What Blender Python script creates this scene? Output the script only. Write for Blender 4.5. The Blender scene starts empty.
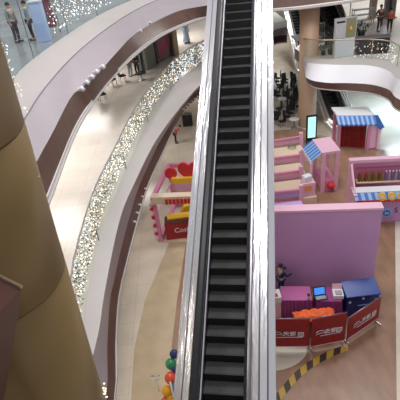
import bpy, math, random
from mathutils import Vector, Matrix
random.seed(7)
S = bpy.context.scene
COL = S.collection
PI = math.pi
# ------------------------------------------------------------------ camera
H = 15.0; PITCH = math.radians(32); ROLL = math.radians(7); FPX = 450.0
Fv = Vector((0, math.cos(PITCH), -math.sin(PITCH)))
u0 = Vector((0, math.sin(PITCH), math.cos(PITCH))); r0 = Vector((1, 0, 0))
Rv = math.cos(ROLL)*r0 - math.sin(ROLL)*u0
Uv = math.sin(ROLL)*r0 + math.cos(ROLL)*u0
cam = bpy.data.cameras.new('camera'); cam.sensor_width = 36; cam.lens = 36*FPX/400
cam.clip_end = 500
co = bpy.data.objects.new('camera', cam); COL.objects.link(co)
M = Matrix((Rv, Uv, -Fv)).transposed().to_4x4(); M.translation = Vector((0, 0, H))
co.matrix_world = M
S.camera = co
def pj(P):
    v = Vector(P)-Vector((0,0,H)); k = v.dot(Fv); return 200+FPX*v.dot(Rv)/k, 200-FPX*v.dot(Uv)/k
def at(x, y, z):
    d = Fv + (x-200)/FPX*Rv + (200-y)/FPX*Uv
    return Vector((0, 0, H)) + d*((z-H)/d.z)
ZB = 5.5; ZA = 10.66; ZD = 16.2
ZA2 = 10.4; ZA3 = 9.88; ZA4 = 9.08
# ------------------------------------------------------------------ materials
MATS = {}
def mat(name, c, rough=.5, metal=0, emit=0, noise=0, nscale=5, bump=0, bscale=30, c2=None, spec=.5, alpha=1, trans=0, stretch=None):
    if name in MATS: return MATS[name]
    m = bpy.data.materials.new(name); m.use_nodes = True
    nt = m.node_tree; b = nt.nodes['Principled BSDF']
    c = (*c, 1)
    b.inputs['Base Color'].default_value = c
    b.inputs['Roughness'].default_value = rough
    b.inputs['Metallic'].default_value = metal
    b.inputs['Specular IOR Level'].default_value = spec
    b.inputs['Alpha'].default_value = alpha
    b.inputs['Transmission Weight'].default_value = trans
    if emit:
        b.inputs['Emission Color'].default_value = c; b.inputs['Emission Strength'].default_value = emit
    tc = None
    def coords():
        t = nt.nodes.new('ShaderNodeTexCoord'); mp = nt.nodes.new('ShaderNodeMapping')
        nt.links.new(t.outputs['Object'], mp.inputs['Vector'])
        if stretch: mp.inputs['Scale'].default_value = stretch
        return mp.outputs[0]
    if noise or c2:
        tc = coords()
        n = nt.nodes.new('ShaderNodeTexNoise'); n.inputs['Scale'].default_value = nscale; n.inputs['Detail'].default_value = 4
        nt.links.new(tc, n.inputs['Vector'])
        r = nt.nodes.new('ShaderNodeValToRGB')
        r.color_ramp.elements[0].position = .35; r.color_ramp.elements[1].position = .65
        k = noise or .3
        r.color_ramp.elements[0].color = (*(v*(1-k) for v in c[:3]), 1) if not c2 else (*c2, 1)
        r.color_ramp.elements[1].color = c
        nt.links.new(n.outputs['Fac'], r.inputs[0]); nt.links.new(r.outputs[0], b.inputs['Base Color'])
    if bump:
        tc = tc or coords()
        n = nt.nodes.new('ShaderNodeTexNoise'); n.inputs['Scale'].default_value = bscale; n.inputs['Detail'].default_value = 3
        nt.links.new(tc, n.inputs['Vector'])
        bp = nt.nodes.new('ShaderNodeBump'); bp.inputs['Strength'].default_value = bump; bp.inputs['Distance'].default_value = .05
        nt.links.new(n.outputs['Fac'], bp.inputs['Height']); nt.links.new(bp.outputs[0], b.inputs['Normal'])
    MATS[name] = m
    return m
def tile_mat(name, c, c2, size, rough, mortar=.012, spec=.5):
    m = bpy.data.materials.new(name); m.use_nodes = True
    nt = m.node_tree; b = nt.nodes['Principled BSDF']
    t = nt.nodes.new('ShaderNodeTexCoord')
    br = nt.nodes.new('ShaderNodeTexBrick'); br.offset = 0
    br.inputs['Scale'].default_value = 1/size; br.inputs['Brick Width'].default_value = 1; br.inputs['Row Height'].default_value = 1
    br.inputs['Mortar Size'].default_value = mortar
    br.inputs['Color1'].default_value = (*c, 1); br.inputs['Color2'].default_value = (*c2, 1)
    br.inputs['Mortar'].default_value = (*(v*.7 for v in c), 1)
    nt.links.new(t.outputs['Object'], br.inputs['Vector'])
    n = nt.nodes.new('ShaderNodeTexNoise'); n.inputs['Scale'].default_value = .8; n.inputs['Detail'].default_value = 5
    nt.links.new(t.outputs['Object'], n.inputs['Vector'])
    mx = nt.nodes.new('ShaderNodeMix'); mx.data_type = 'RGBA'; mx.blend_type = 'MULTIPLY'; mx.inputs[0].default_value = .35
    nt.links.new(br.outputs['Color'], mx.inputs[6]); nt.links.new(n.outputs['Fac'], mx.inputs[7])
    nt.links.new(mx.outputs[2], b.inputs['Base Color'])
    b.inputs['Roughness'].default_value = rough; b.inputs['Specular IOR Level'].default_value = spec
    MATS[name] = m
    return m
def glass_mat(name, tint=(.88, .95, .93), fac=.09):
    m = bpy.data.materials.new(name); m.use_nodes = True
    nt = m.node_tree; nt.nodes.clear()
    o = nt.nodes.new('ShaderNodeOutputMaterial'); tr = nt.nodes.new('ShaderNodeBsdfTransparent'); gl = nt.nodes.new('ShaderNodeBsdfGlossy')
    tr.inputs[0].default_value = (*tint, 1); gl.inputs['Roughness'].default_value = .05
    mx = nt.nodes.new('ShaderNodeMixShader'); mx.inputs[0].default_value = fac
    nt.links.new(tr.outputs[0], mx.inputs[1]); nt.links.new(gl.outputs[0], mx.inputs[2]); nt.links.new(mx.outputs[0], o.inputs[0])
    MATS[name] = m
    return m
fascia = mat('fascia', (.36, .315, .33), .35, noise=.06, nscale=1.2)
ledge = mat('ledge', (.47, .435, .41), .4, noise=.05, nscale=1)
brown = mat('brown_band', (.125, .065, .048), .28, noise=.2, nscale=2)
seam_m = mat('seam', (.25, .2, .25), .5)
floorC = tile_mat('cream_tiles', (.86, .76, .62), (.84, .745, .61), 1.2, .2, .006)
floorB = tile_mat('gallery_tiles', (.80, .74, .67), (.78, .725, .66), 1.0, .24, .006)
floorA = tile_mat('upper_tiles', (.40, .42, .42), (.28, .31, .33), 1.6, .2)
tanm = mat('tan_stone', (.58, .46, .30), .22, noise=.12, nscale=1.5)
brownfloor = mat('brown_stone', (.36, .205, .125), .3, noise=.25, nscale=2.2, stretch=(1, .35, 1))
white = mat('white_paint', (.82, .82, .84), .4)
steel = mat('steel', (.86, .84, .85), .26, metal=.92, bump=.45, bscale=2.2, stretch=(5, .55, .55))
steeld = mat('dark_steel', (.30, .29, .31), .3, metal=1)
black = mat('black_rubber', (.012, .011, .013), .35)
blackm = mat('black_matte', (.02, .02, .022), .6)
stepm = mat('step_tread', (.062, .060, .060), .55, metal=.2)
riserm = mat('step_riser', (.012, .012, .012), .6)
gold = mat('gold_panel', (.275, .18, .068), .42, metal=.25, noise=.08, nscale=.8)
maroon = mat('maroon_panel', (.12, .045, .03), .3)
brass = mat('brass', (.5, .40, .25), .3, metal=.8)
glass = glass_mat('clear_glass')
bead_w = mat('bead_white', (1, .96, .88), .3, emit=1.5)
bead_b = mat('bead_blue', (.6, .75, 1), .3, emit=1.0)
bead_y = mat('bead_warm', (1, .72, .42), .3, emit=1.6)
bead_c = mat('bead_crystal', (.20, .17, .14), .25, metal=.4)
pink = mat('pink_paint', (.72, .27, .42), .45)
lpink = mat('light_pink_paint', (.83, .50, .62), .45)
lilac = mat('lilac_paint', (.55, .29, .55), .5, c2=(.50, .26, .50), nscale=.6)
lav = mat('lavender_panel', (.60, .45, .78), .5)
cream = mat('cream_panel', (.74, .60, .43), .5)
red = mat('red_paint', (.62, .03, .03), .45)
dred = mat('dark_red_fabric', (.33, .015, .015), .6, noise=.25, nscale=8)
rcurt = mat('red_curtain', (.36, .018, .02), .6, noise=.4, nscale=3)
blue = mat('blue_paint', (.05, .17, .55), .45)
lblue = mat('light_blue_paint', (.30, .50, .80), .45)
navy = mat('navy_fabric', (.012, .03, .13), .6)
blueplastic = mat('blue_plastic', (.01, .035, .22), .35)
yellow = mat('yellow_paint', (.85, .52, .04), .5)
orange = mat('orange_fabric', (.95, .16, .03), .6, noise=.15, nscale=6)
screen = mat('lit_screen', (.35, .75, .95), .3, emit=1.2)
lapscreen = mat('laptop_screen', (.05, .25, .75), .3, emit=.9)
skin = mat('skin', (.55, .33, .23), .6)
hair = mat('hair', (.02, .015, .012), .6)
purple = mat('purple_cloth', (.36, .06, .24), .6)
magenta = mat('magenta_cloth', (.50, .13, .33), .6)
beige = mat('beige_column', (.58, .38, .25), .4, noise=.06, nscale=1)
wallm = mat('shop_wall', (.13, .14, .125), .4, noise=.2, nscale=2)
plaster = mat('plaster', (.62, .60, .58), .7)
leafm = mat('leaf', (.05, .12, .04), .6)
green = mat('green_balloon', (.04, .28, .12), .25)
# ------------------------------------------------------------------ mesh builder
class MB:
    def __init__(s): s.v = []; s.f = []; s.mi = []; s.ms = []; s.sm = []; s.cur = 0; s.smooth = False
    def use(s, m):
        if m not in s.ms: s.ms.append(m)
        s.cur = s.ms.index(m); return s
    def add(s, vs, fs):
        n = len(s.v); s.v += [tuple(v) for v in vs]
        for f in fs: s.f.append([i+n for i in f]); s.mi.append(s.cur); s.sm.append(s.smooth)
        return s
    def box(s, c, d, rz=0, taper=1.0):
        x, y, z = d[0]/2, d[1]/2, d[2]/2
        vs = []
        for sx, sy, sz in ((-1,-1,-1),(1,-1,-1),(1,1,-1),(-1,1,-1),(-1,-1,1),(1,-1,1),(1,1,1),(-1,1,1)):
            t = taper if sz > 0 else 1
            px, py = sx*x*t, sy*y*t
            vs.append((c[0]+px*math.cos(rz)-py*math.sin(rz), c[1]+px*math.sin(rz)+py*math.cos(rz), c[2]+sz*z))
        return s.add(vs, [(0,3,2,1),(4,5,6,7),(0,1,5,4),(1,2,6,5),(2,3,7,6),(3,0,4,7)])
    def bar(s, a, b, w, h=None, up=Vector((0,0,1))):
        a = Vector(a); b = Vector(b); h = h or w; d = (b-a).normalized()
        if abs(d.dot(up)) > .98: up = Vector((0,1,0))
        sd = d.cross(up).normalized(); u = sd.cross(d)
        vs = [p+sd*i*w/2+u*j*h/2 for p in (a, b) for i, j in ((-1,-1),(1,-1),(1,1),(-1,1))]
        return s.add(vs, [(0,1,2,3),(7,6,5,4),(0,4,5,1),(1,5,6,2),(2,6,7,3),(3,7,4,0)])
    def tube(s, pts, r, n=10, caps=True):
        pts = [Vector(p) for p in pts]; rings = []
        rs = r if isinstance(r, (list, tuple)) else [r]*len(pts)
        for i, p in enumerate(pts):
            d = (pts[min(i+1, len(pts)-1)]-pts[max(i-1, 0)]).normalized()
            up = Vector((0,0,1)) if abs(d.z) < .95 else Vector((0,1,0))
            a = d.cross(up).normalized(); b = a.cross(d)
            rings.append([p+rs[i]*(a*math.cos(2*PI*k/n)+b*math.sin(2*PI*k/n)) for k in range(n)])
        vs = [v for r_ in rings for v in r_]; fs = []
        for i in range(len(pts)-1):
            for k in range(n):
                fs.append((i*n+k, i*n+(k+1)%n, (i+1)*n+(k+1)%n, (i+1)*n+k))
        if caps: fs.append(tuple(range(n))[::-1]); fs.append(tuple(range((len(pts)-1)*n, len(pts)*n)))
        o = s.smooth; s.smooth = True; s.add(vs, fs); s.smooth = o; return s
    def lathe(s, c, prof, n=24):
        s2 = s.smooth; s.smooth = True
        vs = [(c[0]+r*math.cos(2*PI*k/n), c[1]+r*math.sin(2*PI*k/n), c[2]+z) for r, z in prof for k in range(n)]
        fs = []
        for i in range(len(prof)-1):
            for k in range(n): fs.append((i*n+k, i*n+(k+1)%n, (i+1)*n+(k+1)%n, (i+1)*n+k))
        fs.append(tuple(range(n))[::-1]); fs.append(tuple(range((len(prof)-1)*n, len(prof)*n)))
        s.add(vs, fs); s.smooth = s2; return s
    def sphere(s, c, r, n=14, sz=1.0):
        return s.lathe(c, [(max(.001, r*math.sin(PI*i/8)), -r*sz*math.cos(PI*i/8)) for i in range(9)], n)
    def octa(s, c, r):
        x, y, z = c
        return s.add([(x-r,y,z),(x+r,y,z),(x,y-r,z),(x,y+r,z),(x,y,z-r),(x,y,z+r)],
                     [(0,2,5),(2,1,5),(1,3,5),(3,0,5),(2,0,4),(1,2,4),(3,1,4),(0,3,4)])
    def prism(s, poly, z0, z1):
        n = len(poly)
        a = sum(poly[i][0]*poly[(i+1)%n][1]-poly[(i+1)%n][0]*poly[i][1] for i in range(n))
        if a < 0: poly = poly[::-1]
        vs = [(p[0], p[1], z0) for p in poly]+[(p[0], p[1], z1) for p in poly]
        return s.add(vs, [tuple(range(n))[::-1], tuple(range(n, 2*n))]+[(i, (i+1)%n, n+(i+1)%n, n+i) for i in range(n)])
    def slab(s, quad, nrm, t):      # a polygon given thickness along nrm
        nrm = Vector(nrm)*t; n = len(quad)
        q = [Vector(p) for p in quad]; vs = q+[p+nrm for p in q]
        return s.add(vs, [tuple(range(n)), tuple(range(n, 2*n))[::-1]]+[(i, n+i, n+(i+1)%n, (i+1)%n) for i in range(n)])
    def xprism(s, prof, p0, p1, w, zh=Vector((0,0,1))):   # extrude an (offset along w, height) profile from p0 to p1
        n = len(prof); vs = [Vector(p)+w*a+zh*h for p in (p0, p1) for a, h in prof]
        return s.add(vs, [tuple(range(n)), tuple(range(n, 2*n))[::-1]]+[(i, n+i, n+(i+1)%n, (i+1)%n) for i in range(n)])
    def build(s, name, parent=None, m=None, bevel=0):
        me = bpy.data.meshes.new(name); me.from_pydata(s.v, [], s.f)
        for mm in (s.ms or [m]): me.materials.append(mm)
        for p, i, k in zip(me.polygons, s.mi, s.sm): p.material_index = i; p.use_smooth = k
        me.update()
        import bmesh
        b = bmesh.new(); b.from_mesh(me); bmesh.ops.recalc_face_normals(b, faces=b.faces); b.to_mesh(me); b.free()
        o = bpy.data.objects.new(name, me); COL.objects.link(o)
        if parent: o.parent = parent
        if bevel:
            bv = o.modifiers.new('bevel', 'BEVEL'); bv.width = bevel; bv.segments = 2; bv.limit_method = 'ANGLE'
        return o
def B(m): return MB().use(m)
def tag(o, label, cat, group=None, kind=None):
    if kind != 'structure':
        o['label'] = label; o['category'] = cat
    elif label: o['label'] = label
    if group: o['group'] = group
    if kind: o['kind'] = kind
    return o
def thing(name, loc, label, cat, rz=0, group=None):
    o = bpy.data.objects.new(name, None); COL.objects.link(o); o.location = loc; o.rotation_euler = (0,0,rz)
    o.empty_display_size = .1
    return tag(o, label, cat, group)
def struct(o): o['kind'] = 'structure'; return o
def dup(root, loc, rz, label, group=None):
    r = root.copy(); COL.objects.link(r); r.location = loc; r.rotation_euler = (0,0,rz); r['label'] = label
    if group: r['group'] = group
    for ch in list(root.children):
        c = ch.copy(); COL.objects.link(c); c.parent = r
        for g in list(ch.children):
            d = g.copy(); COL.objects.link(d); d.parent = c
    return r
def text_mesh(s, size, m, parent, name='lettering', depth=.008):
    cu = bpy.data.curves.new(name, 'FONT'); cu.body = s; cu.size = size; cu.extrude = depth; cu.align_x = 'CENTER'; cu.align_y = 'CENTER'
    t = bpy.data.objects.new('tmp', cu); COL.objects.link(t)
    bpy.context.view_layer.update()
    me = bpy.data.meshes.new_from_object(t.evaluated_get(bpy.context.evaluated_depsgraph_get()))
    bpy.data.objects.remove(t)
    me.materials.clear(); me.materials.append(m)
    o = bpy.data.objects.new(name, me); COL.objects.link(o); o.parent = parent
    return o
# ------------------------------------------------------------------ curves
def crom(pts, n):
    P = [Vector(p) for p in pts]; P = [2*P[0]-P[1]]+P+[2*P[-1]-P[-2]]
    out = []
    for i in range(1, len(P)-2):
        for k in range(12):
            t = k/12
            out.append(.5*((2*P[i])+(P[i+1]-P[i-1])*t+(2*P[i-1]-5*P[i]+4*P[i+1]-P[i+2])*t*t+(-P[i-1]+3*P[i]-3*P[i+1]+P[i+2])*t**3))
    out.append(P[-2])
    for _ in range(8):
        out = [out[0]]+[(out[i-1]+2*out[i]+out[i+1])/4 for i in range(1, len(out)-1)]+[out[-1]]
    L = [0]
    for a, b in zip(out, out[1:]): L.append(L[-1]+(b-a).length)
    res = []; j = 0
    for k in range(n):
        d = L[-1]*k/(n-1)
        while j < len(L)-2 and L[j+1] < d: j += 1
        t = (d-L[j])/max(1e-9, L[j+1]-L[j]); res.append(out[j].lerp(out[j+1], min(1, t)))
    return res
def edge(px, z, n, pre=(), post=()):
    pts = [Vector((x, y, z)) for x, y in pre]+[at(x, y, z) for x, y in px]+[Vector((x, y, z)) for x, y in post]
    return crom(pts, n)
def loft(rows, mats, name, parent=None):
    b = MB(); n = len(rows[0]); b.smooth = True
    for k in range(len(rows)-1):
        b.use(mats[k])
        b.add(list(rows[k])+list(rows[k+1]), [(i, i+1, n+i+1, n+i) for i in range(n-1)])
    return b.build(name, parent)
# ------------------------------------------------------------------ ground floor
g = B(floorC).box((5, 38, -.15), (110, 120, .3)).build('floor'); struct(g)
def inlay(px, m, z, name, extra=()):
    pts = [at(x, y, 0) for x, y in px]
    return struct(B(m).prism([(p.x, p.y) for p in pts], .0005, z).build(name))
inlay([(128,470),(131,400),(134,350),(145,300),(160,265),(174,230),(186,200),(200,170),(240,140),(300,130),(392,152),(395,222),(397,400),(398,470)], tanm, .004, 'floor')
inlay([(160,470),(168,400),(172,345),(177,300),(188,230),(204,180),(250,134),(300,128),(330,142),(384,150),(392,165),(395,222),(396.5,400),(397,470)], brownfloor, .008, 'floor')
c = at(270, 345, 0)
struct(B(mat('cream_stone', (.66, .60, .48), .25)).prism([(c.x+1.55*math.cos(a*PI/24), c.y+1.25*math.sin(a*PI/24)) for a in range(48)], .008, .012).build('floor'))
# ------------------------------------------------------------------ gallery rings
N = 90
# left gallery B
b1 = edge([(84,320),(86,302),(95,257),(105,220),(122,179),(145,127),(178,81),(204,62),(240,41),(272,24),(287,20)], ZB+.1, N, pre=[(-3.95,-3),(-3.95,4)])
b2 = edge([(97,340),(104,295),(120,218),(136,180),(158,137),(188,98),(206,80),(240,55),(272,31),(287,27)], ZB-.1, N, pre=[(-3.7,-3),(-3.65,4)])
b3 = edge([(106,400),(107,350),(110,300),(114,282),(122,245),(137,192),(151,160),(161,140),(180,110),(200,88),(240,62),(272,38),(287,35)], ZB-1.0, N, pre=[(-3.35,-3),(-3.35,3)])
b4 = edge([(116,400),(117,350),(119.5,300),(126,270),(139,220),(149,185),(162,157),(182,114),(200,97),(240,71),(272,46),(287,43)], ZB-1.55, N, pre=[(-3.3,-3),(-3.3,3)])
loftB = loft([b1, b2, b3, b4], [ledge, fascia, brown], 'wall_gallery_lower'); struct(loftB)
def slabpoly(curve, far, z0, z1, m, name):
    b = MB(); poly = [(p.x, p.y) for p in curve]+far
    b.use(m).prism(poly, z0, z1)
    return struct(b.build(name))
slabpoly(b1[:], [(10.2,75),(-32,75),(-32,-3)], ZB-.15, ZB, floorB, 'floor')
b4i = [p for p in b4]
slabpoly(b4i, [(10.2,75),(-32,75),(-32,-3)], ZB-1.56, ZB-1.45, plaster, 'ceiling')
# far gallery B behind the rear escalator
struct(B(floorB).prism([(10.2,56),(30,56),(30,80),(10.2,80)], ZB-.15, ZB).build('floor'))
# right gallery B
rb1 = edge([(302.5,55),(305,57),(312,58.5),(330,59),(345,59),(365,58.5),(382,60),(392,63),(400,68)], ZB+.1, 60, pre=[(11.6,37.2),(9.9,36.2)], post=[(15.2,24),(15.6,16)])
rb2 = edge([(302.8,58),(305,61),(312,63.5),(330,64.5),(345,65),(365,65),(382,68),(392,73),(400,80)], ZB-.1, 60, pre=[(11.6,37.0),(9.8,36.0)], post=[(14.6,23.5),(15.0,16)])
rb3 = edge([(305,75),(307,78),(314,81),(330,83),(345,83),(367,84),(382,87),(391,91),(400,100)], ZB-1.05, 60, pre=[(11.6,36.8),(9.7,35.6)], post=[(14.4,22),(14.8,16)])
rb4 = edge([(307,81),(309,84),(316,88),(330,90),(345,91),(367,93),(380,96),(390,101),(400,112)], ZB-1.55, 60, pre=[(11.6,36.8),(9.7,35.6)], post=[(14.4,21),(14.8,16)])
struct(loft([rb1, rb2, rb3, rb4], [ledge, white, brown], 'wall_gallery_right'))
rc = [(p.x, p.y) for p in rb1]
def strip_floor(curve, off):
    return
# the floor of the right gallery leaves a well for the escalators
struct(B(floorB).prism(rc[10:]+[(40,16),(40,35.6),(9.8,35.6)], ZB-.15, ZB).build('floor'))
struct(B(floorB).prism([(13.6,35.6),(40,35.6),(40,80),(30,80),(30,56),(13.6,56)], ZB-.15, ZB).build('floor'))
struct(B(floorB).prism([(9.6,38.2),(13.6,38.2),(13.6,40.2),(9.6,40.2)], ZB-.15, ZB).build('floor'))
# A ring
a1 = edge([(8,92),(15,76),(32,60),(65,36),(97,16),(127,2),(165,-14),(210,-28),(272,-40),(345,-52)], ZA+.1, N, pre=[(-6.4,-3),(-6.4,8)], post=[(19,38)])
a2 = edge([(10,137),(26,117),(45,88),(81,49),(127,15),(165,-3),(210,-16),(272,-28),(345,-38)], ZA2, N, pre=[(-5.3,-3),(-5.3,8)], post=[(19,36)])
a2 = [p for p in a2]
a3 = edge([(37,161),(54,130),(73,94),(90,82),(119,50),(139,31),(178,11),(210,5),(272,-7),(345,-15)], ZA3, N, pre=[(-4.25,-3),(-4.25,6.5)], post=[(19,34)])
a4 = edge([(50,197),(76,130),(97,97),(112,78),(135,55),(161,36),(185,25),(210,17),(240,14),(272,11),(300,9),(345,3),(380,-3)], ZA4, N, pre=[(-3.95,-3),(-3.95,6.5)], post=[(19,33.6)])
struct(loft([a1, a2, a3, a4], [ledge, fascia, brown], 'wall_gallery_upper'))
def offs(c, d): return [Vector((p.x, p.y, p.z+d)) for p in c]
bb = MB().use(seam_m).tube([p+Vector((.0, -.0, .012)) for p in a2], .022, 6); struct(bb.build('trim_1'))
struct(B(ledge).tube([p+Vector((.03,-.03,0)) for p in a4], .05, 6).build('trim_2'))
struct(B(ledge).tube([p+Vector((0,0,0)) for p in rb4], .045, 6).build('trim_3'))
slabpoly(a1[:], [(19,39.0),(8,39.0),(3,62),(-32,62),(-32,-3)], ZA-.15, ZA, floorA, 'floor')
slabpoly(a4[:], [(19,38.8),(8,38.8),(3,62),(-32,62),(-32,-3)], ZA4-.0, ZA4+.12, plaster, 'ceiling')
# far walls
struct(B(plaster).box((5, 96, 7), (110, .4, 14)).build('wall_back'))
struct(B(plaster).box((-32.3, 36, 7), (.4, 120, 14)).build('wall_left'))
struct(B(plaster).box((45, 36, 7), (.4, 120, 14)).build('wall_right'))
# ------------------------------------------------------------------ glass balustrades
def balustrade(curve, z, h, label, name='glass_balustrade', rail=steeld, rr=.03, every=6, i0=0, i1=None, post=True):
    c = [Vector((p.x, p.y, z)) for p in curve][i0:i1]
    t = thing(name, c[len(c)//2], label, 'balustrade'); o = c[len(c)//2]
    L = [p-o for p in c]
    g_ = MB().use(glass); g_.smooth = True; n = len(L)
    up = Vector((0,0,h))
    out = []
    for i, p in enumerate(L):
        d = (L[min(i+1,n-1)]-L[max(i-1,0)]).normalized(); out.append(Vector((-d.y, d.x, 0))*.012)
    vs = [p for p in L]+[p+up for p in L]
    g_.add(vs, [(i, i+1, n+i+1, n+i) for i in range(n-1)])
    g_.build('glass_panel', t)
    B(rail).tube([p+up for p in L], rr, 8).build('handrail', t)
    if post:
        for i in range(0, n, every): B(rail).bar(L[i], L[i]+up, .04).build('post', t)
    return t
balustrade(b1, ZB+.1, 1.55, 'long curved glass balustrade hung with crystal lights on the lower left gallery', rail=mat('grey_rail', (.3,.3,.3), .4, metal=.5), post=True, every=9)
balustrade(a1, ZA+.1, 3.0, 'tall clear glass balustrade along the uppermost left gallery', every=5, rail=mat('grey_rail', (.3,.3,.3)))
balustrade(rb1, ZB+.1, 1.3, 'glass balustrade with brass handrail on the rounded right gallery', rail=brass, every=6, rr=.04)
# beads on the glass
def beads(curve, z, z0, z1, n, f0, f1, label, name, size, weights, gap=.04):
    b = MB(); k = len(curve)
    for q in range(n):
        t = (f0+(f1-f0)*random.random())*(k-1); i = int(min(t, k-2)); f = t-i
        p = curve[i].lerp(curve[i+1], f)
        d = (curve[i+1]-curve[i]).normalized(); nn = Vector((-d.y, d.x, 0))
        if curve is not rb1: nn = nn
        b.use(random.choices((bead_w, bead_b, bead_y, bead_c), weights)[0])
        off = random.choice((-1, 1))*(gap+random.random()*.03)
        b.octa((p.x+nn.x*off, p.y+nn.y*off, z+z0+(z1-z0)*random.random()), size*(.5+random.random()))
    o = b.build(name); tag(o, label, 'string lights', kind='stuff'); return o
beads(b1, ZB+.1, .42, 1.5, 4800, .14, .62, 'dense curtain of crystal lights on the glass of the lower left gallery', 'crystal_light_curtain', .022, (2.2,.5,.8,8))
beads(b1, ZB+.1, .1, 1.45, 2600, .62, .80, 'crystal lights on the far stretch of the lower left glass, beside the escalator', 'crystal_light_curtain', .03, (2.2,1,.4,7))
ia = [i for i, p in enumerate(a1) if 50 < pj(p)[0] < 135 and p.y > 15]
beads(a1, ZA+.1, .35, 1.7, 380, ia[0]/(N-1), ia[-1]/(N-1), 'twinkling lights over the top edge of the uppermost glass', 'string_lights', .028, (4,.3,1,2))
beads(rb1, ZB+.1, .1, 1.2, 420, .52, .74, 'warm yellow fairy lights on the right gallery glass below the two standing people', 'fairy_lights', .026, (1,0,4,3))
beads(rb1, ZB+.1, .1, 1.1, 150, .36, .50, 'white fairy lights on the glass beside the directory board', 'fairy_lights', .022, (4,0,1,1))
# ------------------------------------------------------------------ columns
cx, cy = -2.25, 3.7
def gold_column():
    t = thing('gold_column', (cx, cy, 0), 'huge round gold clad column in the left foreground', 'column')
    def R(z):   # narrows slightly towards the ground
        return .74+.035*(z-12)
    zs = [0, 3.0, 6.0, 9.0, 12.0, 13.6, 15.6, 17.6]
    for a, b_ in zip(zs, zs[1:]):
        MB().use(gold).lathe((0,0,0), [(R(a)-.02, a+.0), (R(a), a+.012), (R(b_), b_-.012), (R(b_)-.02, b_)], 64).build('cladding_panel', t)
    return t
gold_column()
q = [at(-30, 262, 12.9), at(22, 288, 12.9), at(4, 400, 11.6), at(-2, 440, 11.3), at(-50, 440, 11.3)]
mt = thing('maroon_pylon', (q[1].x, q[1].y, 0), 'dark maroon angular pylon with gold lip in front of the gold column', 'pylon')
o_ = Vector((q[1].x, q[1].y, 0))
MB().use(maroon).slab([p-o_ for p in q], (-.25, -.2, -.15), 1).build('panel', mt)
MB().use(maroon).bar(Vector((-.55,-.45,11.6)), Vector((-.55,-.45,0)), .35).build('support', mt)
MB().use(brass).bar(q[0]-o_+Vector((0,0,.01)), q[1]-o_+Vector((0,0,.01)), .02).build('trim', mt)
# fairy lights at the column
b = MB()
for (x0, y0, x1, y1, n, s, hw) in ((3,42,25,112,34,.012,3),(98,385,108,415,42,.017,7)):
    for k in range(n):
        f = random.random(); z = (13.6 if y0 < 100 else 9.6)
        p = at(x0+(x1-x0)*f+random.uniform(-hw,hw), y0+(y1-y0)*f+random.uniform(-3,3), z-1.4*f*(y0 < 100)+random.uniform(-.15,.15))
        b.use(random.choice((bead_w, bead_w, bead_y))).octa(p, s)
tag(b.build('fairy_lights'), 'sparse fairy lights along the edge of the big gold column', 'string lights', kind='stuff')
c = at(307, 124, 0)
t = thing('round_column', (c.x, c.y, 0), 'tall beige round column beside the rounded white gallery', 'column')
MB().use(beige).lathe((0,0,0), [(.72,0),(.72,.15),(.69,.2),(.69,ZA4)], 40).build('shaft', t)
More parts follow.
